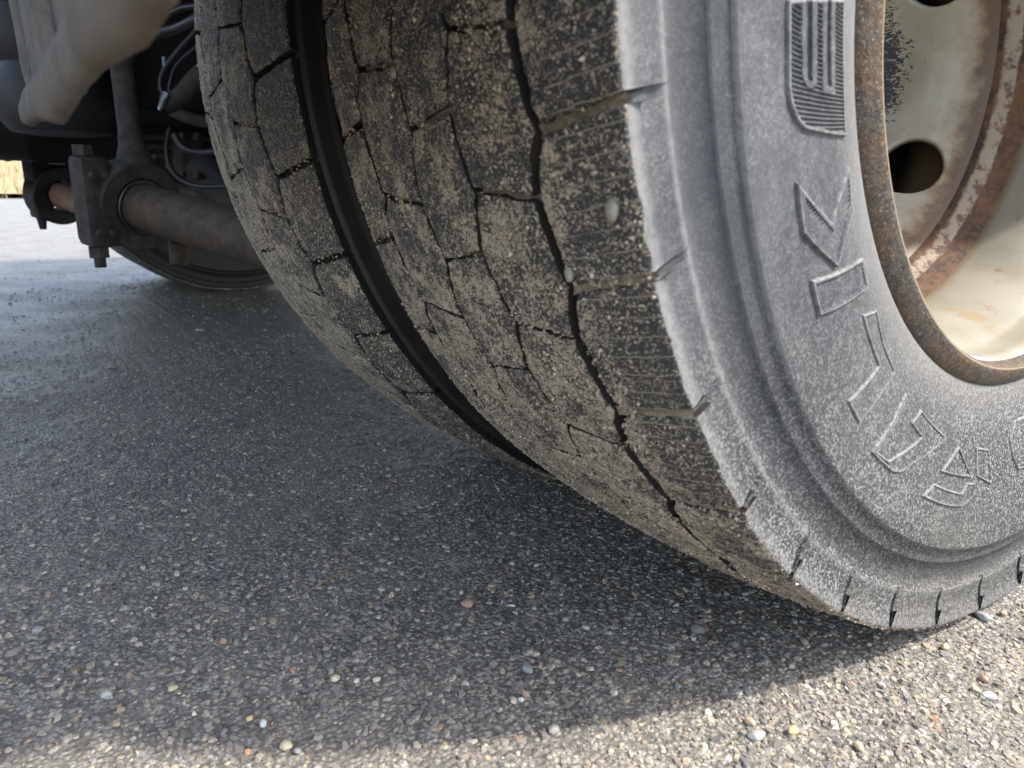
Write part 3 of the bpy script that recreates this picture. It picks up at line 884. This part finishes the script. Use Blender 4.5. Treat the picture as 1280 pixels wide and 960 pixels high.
rim = make_rim(0)
tag(rim, 'pale outer rim with a rusty edge')
# the dished disc with six round hand holes
def make_disc(parent, cx):
    prof = np.array([(-.027, .2372), (-.035, .231), (-.045, .2245), (-.058, .2165), (-.070, .2105), (-.085, .2045), (-.10, .2000), (-.12, .1950), (-.14, .186), (-.155, .174), (-.163, .160), (-.165, .145), (-.165, .10), (-.165, .07)])
    # arc-length resample
    L = np.concatenate([[0], np.cumsum(np.hypot(*np.diff(prof, axis=0).T))])
    s = np.linspace(0, L[-1], 90)
    X = np.interp(s, L, prof[:, 0]); R = np.interp(s, L, prof[:, 1])
    n = 600; th = np.arange(n) * .6
    sc = np.interp(.080, -prof[:, 0], L)
    Tg, Sg = np.meshgrid(th, s, indexing='ij')
    HR = .0362
    ks = np.radians(1) * .206
    T2 = Tg.copy(); S2 = Sg.copy()
    q = quads(n, len(s), True)
    live = np.ones(len(q), bool)
    for k in range(6):
        c = (-58.5 - 60 * k) % 360
        dt = ((Tg - c + 180) % 360 - 180) * ks; ds = Sg - sc
        fx_ = dt.ravel()[q].mean(1); fy_ = ds.ravel()[q].mean(1)
        dead = (np.hypot(fx_, fy_) < HR) & (np.abs(dt.ravel()[q]).max(1) < .1)
        rim_v = np.intersect1d(np.unique(q[dead]), np.unique(q[~dead]))
        d = np.hypot(dt, ds).ravel()[rim_v]
        T2.ravel()[rim_v] = (c + dt.ravel()[rim_v] * HR / d / ks)
        S2.ravel()[rim_v] = sc + ds.ravel()[rim_v] * HR / d
        live &= ~dead
    XX = np.interp(S2, s, X); RR = np.interp(S2, s, R)
    P = wheel_xyz(XX, RR, T2, cx, False).reshape(-1, 3)
    q = q[live]
    u, inv = np.unique(q, return_inverse=True)
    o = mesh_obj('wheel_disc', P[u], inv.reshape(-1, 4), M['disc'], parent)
    m = o.modifiers.new('thickness', 'SOLIDIFY'); m.thickness = .012; m.offset = -1
    return o
make_disc(rim, 0)
hb = MB(); hb.ring((-.160, 0, ZC), (1, 0, 0), .03, .10, .07, 48); hb.tube([(-.2, 0, ZC), (-.115, 0, ZC), (-.108, 0, ZC)], [.075, .075, .066], 40)
hb.build('hub', M['cast'], rim, smooth=True)
for k in range(10):
    a = math.radians(36 * k + 12); y = -.1425 * math.sin(a); z = ZC - .1425 * math.cos(a)
    MB().tube([(-.165, y, z), (-.137, y, z)], .0165, 6).tube([(-.137, y, z), (-.125, y, z)], .011, 12).build('wheel_nut', M['steel'], rim)
irim = make_rim(-DUAL, -1, False)
tag(irim, 'inner rim, hidden between the tyres')
drum = MB(); drum.ring((-.24, 0, ZC), (1, 0, 0), .12, .205, .13, 64, .01)
for k in range(5): drum.ring((-.20 - .02 * k, 0, ZC), (1, 0, 0), .12, .209, .006, 64, .001)
drum.build('brake_drum', M['rusty'], truck, smooth=True)

# ---- axle, opposite wheels, frame, body
MB().tube([(-2.3, 0, ZC), (-.3, 0, ZC)], .065, 24).tube([(-1.32, 0, ZC), (-1.24, 0, ZC), (-1.12, 0, ZC), (-1.04, 0, ZC)], [.07, .19, .19, .07], 32).build('rear_axle', M['chassis'], truck, smooth=True)
def far_tyre(cx):
    pr = tyre_profile(0, .15)
    pr = [(x, r) for x, r in pr if r < .49]
    full = [(x, r) for x, r in SIDE] + [(.150, .494), (.146, .5035), (.08, .511), (0, .5125), (-.08, .511), (-.146, .5035), (-.150, .494)] + [(-x, r) for x, r in SIDE[::-1]]
    ns = len(SIDE)
    fm = [0] * ns + [1] * 6 + [0] * ns
    fm = (fm + [0] * 99)[:len(full) - 1]
    o = revolve('tyre', full, [M['black'], M['tread']], truck, cx, 96, flat=True, fmat=fm)
    at = o.data.attributes.new('mud', 'FLOAT', 'POINT'); at.data.foreach_set('value', np.full(len(o.data.vertices), .2, np.float32))
    o.data.uv_layers.new(name='UVMap')
    return o
for cx in (-2.56, -2.92): tag(far_tyre(cx), 'tyre on the far side of the truck')
fr = MB().ring((-2.46, 0, ZC), (1, 0, 0), .08, .29, .05, 48, .01); fr.build('brake_drum', M['chassis'], truck, smooth=True)
for x in (-.78, -1.62):
    r_ = MB(); r_.box((x, .2, .98), (.01, 7, .28)); r_.box((x + (.04 if x < -1 else -.04), .2, 1.115), (.08, 7, .01)); r_.box((x + (.04 if x < -1 else -.04), .2, .845), (.08, 7, .01))
    r_.build('chassis_rail', M['chassis'], truck)
for y in (-1.3, -.35, .5): MB().box((-1.2, y, .95), (.82, .09, .18), None, .01).build('cross_member', M['chassis'], truck)
MB().box((-1.23, 1.2, 1.165), (3.0, 4.0, .05), None, .01).build('load_bed', M['chassis'], truck)
MB().box((.285, 1.2, 1.05), (.03, 4.0, .20), None, .004).build('side_rail', M['paint'], truck)
MB().box((-2.735, 1.2, 1.05), (.03, 4.0, .20), None, .004).build('side_rail', M['paint'], truck)
MB().box((-1.23, 1.2, 1.9), (2.99, 4.0, 1.4), None, .01).build('cargo_body', M['paint'], truck)
# air tanks and boxes ahead of the wheels, inside and far side
MB().tube([(-2.05, -1.5, .60), (-2.05, -1.45, .60), (-2.05, -.62, .60), (-2.05, -.57, .60)], [.12, .17, .17, .12], 28).build('air_tank', M['chassis'], truck, smooth=True)
MB().tube([(-2.52, -2.4, .66), (-2.52, -2.35, .66), (-2.52, -.80, .66), (-2.52, -.75, .66)], [.2, .27, .27, .2], 32).build('fuel_tank', M['chassis'], truck, smooth=True)
for y in (-.98, -.80):
    MB().ring((-2.05, y, .60), (0, 1, 0), .17, .1765, .035, 40, .002).build('tank_strap', M['chrome'], truck, smooth=True)
MB().box((-1.75, .9, .75), (.5, .5, .45), None, .03).build('storage_box', M['chassis'], truck)
MB().box((-1.65, .42, .62), (1.5, .04, .55), None, .01).build('suspension_plate', M['chassis'], truck)
MB().box((-2.38, .35, .745), (.03, 1.95, .74), None, .01).build('sky_block_panel', M['chassis'], truck)  # added panel that blocks the bright sky behind the underbody
MB().box((-1.95, -.30, .80), (.5, .45, .5), None, .03).build('battery_box', M['chassis'], truck)
# air spring above the stabiliser clamp
prof = [(0, .06), (.006, .10), (.03, .118), (.08, .128), (.13, .12), (.16, .105), (.19, .122), (.24, .128), (.28, .115), (.29, .07)]
a_ = MB(); a_.tube([(-1.62, -.56, .475 + h * .9) for h, r in prof], [r for h, r in prof], 40); a_.build('air_spring', M['black'], truck, smooth=True)

def at(u, v, D):      # a point of the place at photo column u, row v and distance D along the view
    return C + (F + Rv * ((u - 640) / 924) - Uv * ((v - 480) / 924)) * D

# stabiliser bar with its clamps
p1 = Vector((-1.205, -.4975, .3345)); p2 = Vector((-.895, -.357, .281))
d12 = (p2 - p1).normalized()
MB().tube([p1 - d12 * .03, p2 + d12 * .25], .0435, 32).build('stabiliser_bar', M['steel'], truck, smooth=True)
cc = p1 + d12 * .015
cl = MB(); cl.ring(cc, d12, .050, .083, .055, 44, .004)
ax = Vector((0, 0, 1)); sd = d12.cross(ax).normalized()      # towards the front of the truck
if sd.y > 0: sd = -sd
cl.box(cc + sd * .078 + ax * .006, (.058, .050, .160), (sd, d12, ax), .014); cl.box(cc + sd * .040 + ax * .045, (.070, .040, .060), (sd, d12, ax), .018); cl.box(cc + sd * .040 - ax * .045, (.070, .040, .060), (sd, d12, ax), .018)
clamp = cl.build('clamp', M['cast'], truck, smooth=True)
MB().ring(cc, d12, .043, .0505, .061, 40, .002).build('bush', M['hose'], clamp, smooth=True)
for dx in (.006,):
    MB().tube([cc + sd * .087 + ax * .085, cc + sd * .087 + ax * .103], .017, 6).build('bolt_head', M['cast'], clamp)
    MB().tube([cc + sd * .080 - ax * .074, cc + sd * .080 - ax * .094], .018, 6).build('nut', M['cast'], clamp)
    MB().tube([cc + sd * .080 - ax * .093, cc + sd * .080 - ax * .112], .010, 14).build('stud', M['cast'], clamp)
MB().tube([cc + ax * .07 + sd * -.01, cc + ax * .105 + sd * -.008, cc + ax * .13 + sd * -.006, cc + ax * .60], [.036, .024, .0195, .0185], 24).build('link_rod', M['cast'], truck, smooth=True)
for k_ in (-1, 1):
    for h_ in (-.045, .055):
        MB().tube([cc + sd * .078 + d12 * .024 * 1 + ax * h_ + sd * .012 * k_, cc + sd * .078 + d12 * .033 + ax * h_ + sd * .012 * k_], .0065, 6).build('rivet', M['cast'], clamp)
# farther clamp on the same linkage
q1 = at(72, 243, 2.2)
MB().tube([q1 + d12 * -.02, q1 + d12 * .42], .038, 24).build('linkage_pin', M['red'], truck, smooth=True)
c2 = MB(); c2.ring(q1, d12, .045, .085, .06, 36, .004); c2.box(q1 + sd * .05 + ax * .012, (.05, .05, .16), (sd, d12, ax), .006)
c2 = c2.build('clamp', M['chassis'], truck, smooth=True)
MB().tube([q1 + sd * .055 - ax * .065, q1 + sd * .055 - ax * .10], [.014, .009], 12).build('stud', M['chassis'], c2)
MB().tube([q1 + sd * .03 + ax * .088, q1 - sd * .03 + ax * .088], .006, 10).build('clip', M['chrome'], c2, smooth=True)
# short bracket below the bar
MB().tube([at(224, 296, 1.5), at(224, 332, 1.5)], [.021, .017], 16).build('bracket_stub', M['steel'], truck, smooth=True)
# hoses and fittings above the bar
def pipe(name, pts, r, mat, n=14):
    pts = [Vector(p) for p in pts]; out = []
    for i in range(len(pts) - 1):
        p0 = pts[max(i - 1, 0)]; p3 = pts[min(i + 2, len(pts) - 1)]
        for k in range(8):
            t = k / 8
            out.append(.5 * ((2 * pts[i]) + (pts[i + 1] - p0) * t + (2 * p0 - 5 * pts[i] + 4 * pts[i + 1] - p3) * t * t + (3 * pts[i] - p0 - 3 * pts[i + 1] + p3) * t ** 3))
    out.append(pts[-1])
    return MB().tube(out, r, n).build(name, mat, truck, smooth=True)
pipe('air_hose', [at(190, 44, 1.6), at(222, 36, 1.55), at(250, 22, 1.5), at(300, 0, 1.45)], .012, M['hose'])
pipe('air_hose', [at(190, 30, 1.65), at(226, 12, 1.6), at(250, 8, 1.55), at(300, 8, 1.5)], .009, M['hose'])
pipe('air_hose', [at(207, 120, 1.5), at(201, 108, 1.5), at(205, 88, 1.5), at(224, 62, 1.5), at(262, 20, 1.5)], .0055, M['hose'])
pipe('air_hose', [at(212, 120, 1.55), at(214, 100, 1.55), at(226, 76, 1.55), at(270, 40, 1.55)], .0045, M['hose'])
pipe('brake_hose', [at(205, 131, 1.5), at(225, 122, 1.5), at(248, 96, 1.48), at(280, 70, 1.45)], .019, M['cast'])
pipe('brake_hose', [at(215, 138, 1.6), at(236, 147, 1.6), at(260, 152, 1.6), at(300, 150, 1.6)], .013, M['cast'])
MB().tube([at(199, 138, 1.48), at(203, 128, 1.48), at(207, 119, 1.48), at(214, 120, 1.5), at(221, 116, 1.5)], [.004, .006, .008, .006, .005], 12).build('hose_fitting', M['chrome'], truck, smooth=True)
MB().tube([at(206, 72, 1.5), at(207, 84, 1.5)], .006, 10).build('hose_fitting', M['chrome'], truck, smooth=True)
MB().tube([at(258, 205, 1.9), at(300, 250, 1.9)], .07, 20).build('brake_chamber', M['chassis'], truck, smooth=True)

for k in range(4):
    MB().box(at(262, 176 + 11 * k, 1.95 + .01 * k) + Vector((0, .1, 0)), (.075, .62 - .07 * k, .013), None, .003).build('spring_leaf', M['steel'], truck)
MB().box(at(236, 198, 1.9), (.09, .07, .10), None, .012).build('spring_clamp', M['cast'], truck)
for u_, v_ in ((228, 176), (246, 176), (228, 224), (246, 224)):
    MB().tube([at(u_, v_, 1.82), at(u_, v_ - 9, 1.82)], .010, 6).build('nut', M['steel'], truck)
MB().tube([at(205, 236, 2.0), at(345, 262, 1.75)], .022, 16).build('brake_camshaft', M['steel'], truck, smooth=True)
pipe('air_hose', [at(160, 190, 1.7), at(150, 160, 1.7), at(158, 110, 1.7), at(166, 60, 1.7), at(160, 0, 1.7)], .010, M['hose'])
pipe('air_hose', [at(218, 168, 1.7), at(232, 186, 1.7), at(262, 190, 1.7), at(310, 176, 1.65)], .008, M['hose'])
pipe('air_hose', [at(212, 160, 1.75), at(208, 186, 1.75), at(216, 214, 1.75), at(246, 232, 1.72), at(300, 232, 1.7)], .006, M['hose'])
for u_, v_, D_ in ((30, 187, 2.0), (8, 192, 2.0)):
    MB().tube([at(u_, v_ - 14, D_), at(u_, v_, D_), at(u_ + 1, v_ + 8, D_)], [.03, .028, .012], 14).build('drain_valve', M['chassis'], truck, smooth=True)
    MB().tube([at(u_ - 7, v_ - 2, D_ - .04), at(u_ + 7, v_ - 1, D_ - .04)], .004, 8).build('clip', M['chrome'], truck, smooth=True)
for u_ in (10, 32):
    MB().tube([at(u_, -20, 2.1), at(u_, 180, 2.1)], .028, 16).build('pipe', M['chassis'], truck, smooth=True)

# ---- mudguard: a ribbed plastic arch round the twin wheels, its front edge hanging by the camera
def mudguard():
    R0 = .68
    a0 = math.degrees(math.acos((ZC - .398) / R0)); a1 = 360 - 75
    th = np.concatenate([np.linspace(a0, a0 + 30, 90), np.linspace(a0 + 31, a1, 90)])
    x = np.linspace(-.365, .262, 160)
    Tg, Xg = np.meshgrid(th, x, indexing='ij')
    r = np.full(Tg.shape, R0)
    # recessed bands along the arch
    for xc, wd, dp in ((-.285, .050, .007), (-.060, .032, .007), (.10, .012, .003)):
        r = r - dp * np.exp(-((Xg - xc) / wd) ** 6) * np.clip((Tg - a0 - 2.6) / .8, 0, 1)
    # rolled lip at the lower edge
    arc = np.radians(Tg - a0) * R0
    r = r + (.010 - .006 * np.clip((Xg - .0) / .15, 0, 1)) / (1 + np.exp(np.clip((arc - .024) / .0018, -40, 40))) - .006 * np.exp(-(arc / .0025) ** 2)
    P2 = np.stack([np.radians(Tg).ravel() * .68, Xg.ravel()], -1)
    r = r + ((fbm(P2, 5, 2, 91) - .5) * .005 + (fbm(P2, 60, 2, 92) - .5) * .0015).reshape(r.shape)
    # lower edge sags a little unevenly across the width
    Te = Tg + np.exp(-arc / .05) * np.degrees((.016 * np.clip((-.08 - Xg) / .28, 0, 1) + .0015 * np.sin(Xg * 23) + .0045 * np.clip((Xg + .06) / .16, 0, 1) + .0035 * np.clip((Xg - .160) / .035, 0, 1) + .03 * np.clip((Xg - .203) / .03, 0, 1)) / R0)
    P = wheel_xyz(Xg, r, Te, 0, False)
    o = mesh_obj('mudguard', P.reshape(-1, 3), quads(len(th), len(x))[:, ::-1], M['guard'], truck)
    m = o.modifiers.new('thickness', 'SOLIDIFY'); m.thickness = .004; m.offset = 0
    tag(o, 'dusty ribbed plastic mudguard with a rolled lower edge')
    s = np.linspace(a0 + 8, a1, 120)  # unseen lip, made deep to keep sun off the shaded ground
    rr = np.array([R0, .64, .57, .488])
    Ts, Rs = np.meshgrid(s, rr, indexing='ij')
    l = mesh_obj('sun_block_lip', wheel_xyz(np.full(Ts.shape, .170), Rs, Ts, 0, False).reshape(-1, 3), quads(120, 4), M['guard'], o)
    m = l.modifiers.new('thickness', 'SOLIDIFY'); m.thickness = .004
mudguard()

# ------------------------------------------------------------------ loose stones and a straw on the asphalt
def photo_ground(u, v):
    d = F + Rv * ((u - 640) / 924) - Uv * ((v - 480) / 924)
    return C + d * (-C.z / d.z)
PEB = [ # column, row, half size mm, tone, flatness, label
 (357, 933, 4.6, (.50, .44, .30), .6, 'pale yellow oval pebble, the largest loose one near the bottom left'),
 (372, 938, 3.0, (.30, .30, .29), .6, 'small grey pebble touching the pale yellow one at the bottom left'),
 (329, 904, 3.6, (.50, .50, .47), .7, 'pale grey oval pebble just right of a smaller yellow one'),
 (312, 898, 2.8, (.52, .40, .20), .7, 'small yellow pebble just left of the pale grey oval one'),
 (134, 871, 4.2, (.36, .37, .35), .8, 'round grey pebble farthest left among the loose stones'),
 (217, 862, 3.6, (.46, .38, .25), .7, 'tan flat pebble lying alone between the left edge and the middle'),
 (243, 892, 2.2, (.55, .52, .42), .7, 'tiny cream pebble below the lone tan flat one'),
 (419, 848, 4.0, (.58, .53, .36), .6, 'cream yellow pebble, leftmost of a row of three'),
 (446, 851, 3.0, (.58, .55, .47), .6, 'off-white pebble, middle of a row of three'),
 (471, 849, 3.2, (.52, .49, .40), .55, 'cream flat pebble, rightmost of a row of three'),
 (585, 758, 6.0, (.40, .25, .16), .6, 'orange brown crumbly stone in the shade before the tyres'),
 (577, 743, 2.4, (.45, .42, .36), .8, 'tiny pale pebble above the orange brown crumbly stone'),
 (659, 838, 5.0, (.28, .28, .27), .5, 'grey pointed chip standing in the middle foreground'),
 (657, 870, 3.0, (.42, .27, .20), .8, 'small reddish pebble below the grey pointed chip'),
 (651, 877, 2.2, (.60, .58, .54), .9, 'small white pebble beside the reddish one'),
 (872, 791, 6.0, (.14, .15, .14), .8, 'dark round stone in the shadow left of the outer tyre'),
 (1005, 803, 4.6, (.30, .22, .17), .5, 'brownish flat stone in the shadow under the outer tyre'),
 (692, 914, 4.4, (.33, .32, .28), .8, 'grey tan round stone at the soft edge of the shadow'),
 (990, 919, 4.4, (.50, .34, .13), .8, 'orange pebble in the sunlit asphalt at the bottom right'),
 (1073, 938, 3.8, (.55, .43, .26), .7, 'yellow tan pebble in the sun near the bottom edge'),
 (938, 905, 4.2, (.45, .31, .21), .7, 'pinkish tan pebble in the sun left of the orange one'),
 (945, 922, 6.5, (.24, .24, .235), .5, 'dark grey flat stone just left of the orange pebble'),
 (1228, 772, 7.5, (.22, .225, .23), .5, 'large dark grey rounded stone right of the tyre contact'),
 (1181, 811, 4.5, (.45, .38, .24), .7, 'tan pebble in the sun below the tyre contact'),
 (1230, 850, 4.0, (.44, .26, .16), .8, 'small orange brown pebble at the right, in the sun'),
 (1254, 768, 3.6, (.50, .27, .14), .7, 'reddish orange pebble at the right edge beside the tyre'),
 (1236, 872, 5.5, (.50, .50, .49), .5, 'light grey flat chip at the lower right in the sun'),
 (140, 459, 14., (.30, .22, .16), .35, 'tan stone far back on the left beyond the shade'),
 (250, 412, 17., (.34, .34, .33), .3, 'pale flat stone far back below the opposite wheel'),
 (48, 790, 4.5, (.30, .30, .30), .5, 'grey flat chip near the left edge of the foreground'),
 (293, 742, 4.0, (.28, .27, .25), .5, 'dull grey chip left of the dry straw'),
]
for (u, v, s, tone, fl, lab) in PEB:
    p = photo_ground(u, v); s = s / 1000
    if s > .012: s *= .8
    gz_ = float(ground_h(np.array([p.x]), np.array([p.y]))[0])
    bm = bmesh.new(); bmesh.ops.create_icosphere(bm, subdivisions=3, radius=1)
    rs = random.Random(int(u * 7 + v)); a = rs.uniform(0, 6.28); off = Vector((rs.random() * 50, rs.random() * 50, 0))
    el = rs.uniform(.65, .85)
    for q in bm.verts:
        c = q.co.copy(); k = 1 + .30 * mn.noise(c * 1.1 + off) + .10 * mn.noise(c * 3.5 + off)
        c *= k; x_, y_ = c.x, c.y * el
        if 'chip' in lab and 'pointed' in lab: x_ *= (1.1 - .5 * y_); y_ *= 1.1
        q.co = Vector(((x_ * math.cos(a) - y_ * math.sin(a)) * s, (x_ * math.sin(a) + y_ * math.cos(a)) * s, (c.z * fl + fl * .35) * s))
    vv = [tuple(q.co) for q in bm.verts]; ff = [[t.index for t in f.verts] for f in bm.faces]; bm.free()
    me_o = mesh_obj('pebble', vv, ff, M['stone'], attrs=dict(tone=np.tile(tone, (len(vv), 1))))
    me_o.location = (p.x, p.y, gz_ + .0014)
    tag(me_o, lab, 'pebble', 'loose pebbles on the asphalt')
sp = [photo_ground(u, v) for u, v in ((378, 752), (405, 737), (442, 716))]
st_ = MB().tube([sp[0] + Vector((0, 0, .006)), sp[1] + Vector((0, 0, .009)), sp[2] + Vector((0, 0, .007))], [.0004, .0006, .0004], 6)
vv = [Vector(p) - sp[0] for p in st_.v]
st_.v = [tuple(p) for p in vv]
so_ = st_.build('straw', M['drygrass'], None, smooth=True); so_.location = (sp[0].x, sp[0].y, 0)
tag(so_, 'thin dry straw lying on the shaded asphalt before the tyres', 'straw')

# ------------------------------------------------------------------ far field beyond the yard
nx, ny = 60, 60
fx = -np.geomspace(30, 400, nx); fy = np.linspace(-200, 120, ny)
FX, FY = np.meshgrid(fx, fy, indexing='ij')
fz = np.clip((-FX - 30) * .045, 0, 3.0) + fbm(np.stack([FX.ravel(), FY.ravel()], -1), .05, 3, 8).reshape(FX.shape) * .4 - .1
tag(mesh_obj('field', np.stack([FX, FY, fz], -1).reshape(-1, 3), quads(nx, ny), M['drygrass']), kind='structure')
n = 9000
r = np.random.default_rng(5)
x = -30 - r.random(n) ** 1.5 * 60; y = r.uniform(-60, 30, n); hgt = r.uniform(.25, .8, n); wd = r.uniform(.02, .05, n)
z = np.clip((-x - 30) * .045, 0, 3.0) + .1
lean = r.normal(0, .15, (n, 2))
V = np.stack([np.stack([x, y - wd, z - .1], -1), np.stack([x, y + wd, z - .1], -1), np.stack([x + lean[:, 0], y + lean[:, 1], z + hgt], -1)], 1).reshape(-1, 3)
tag(mesh_obj('grass', V, np.arange(3 * n).reshape(-1, 3), M['drygrass'], smooth=False), 'tall dry yellow grass at the far edge of the yard', 'grass', kind='stuff')
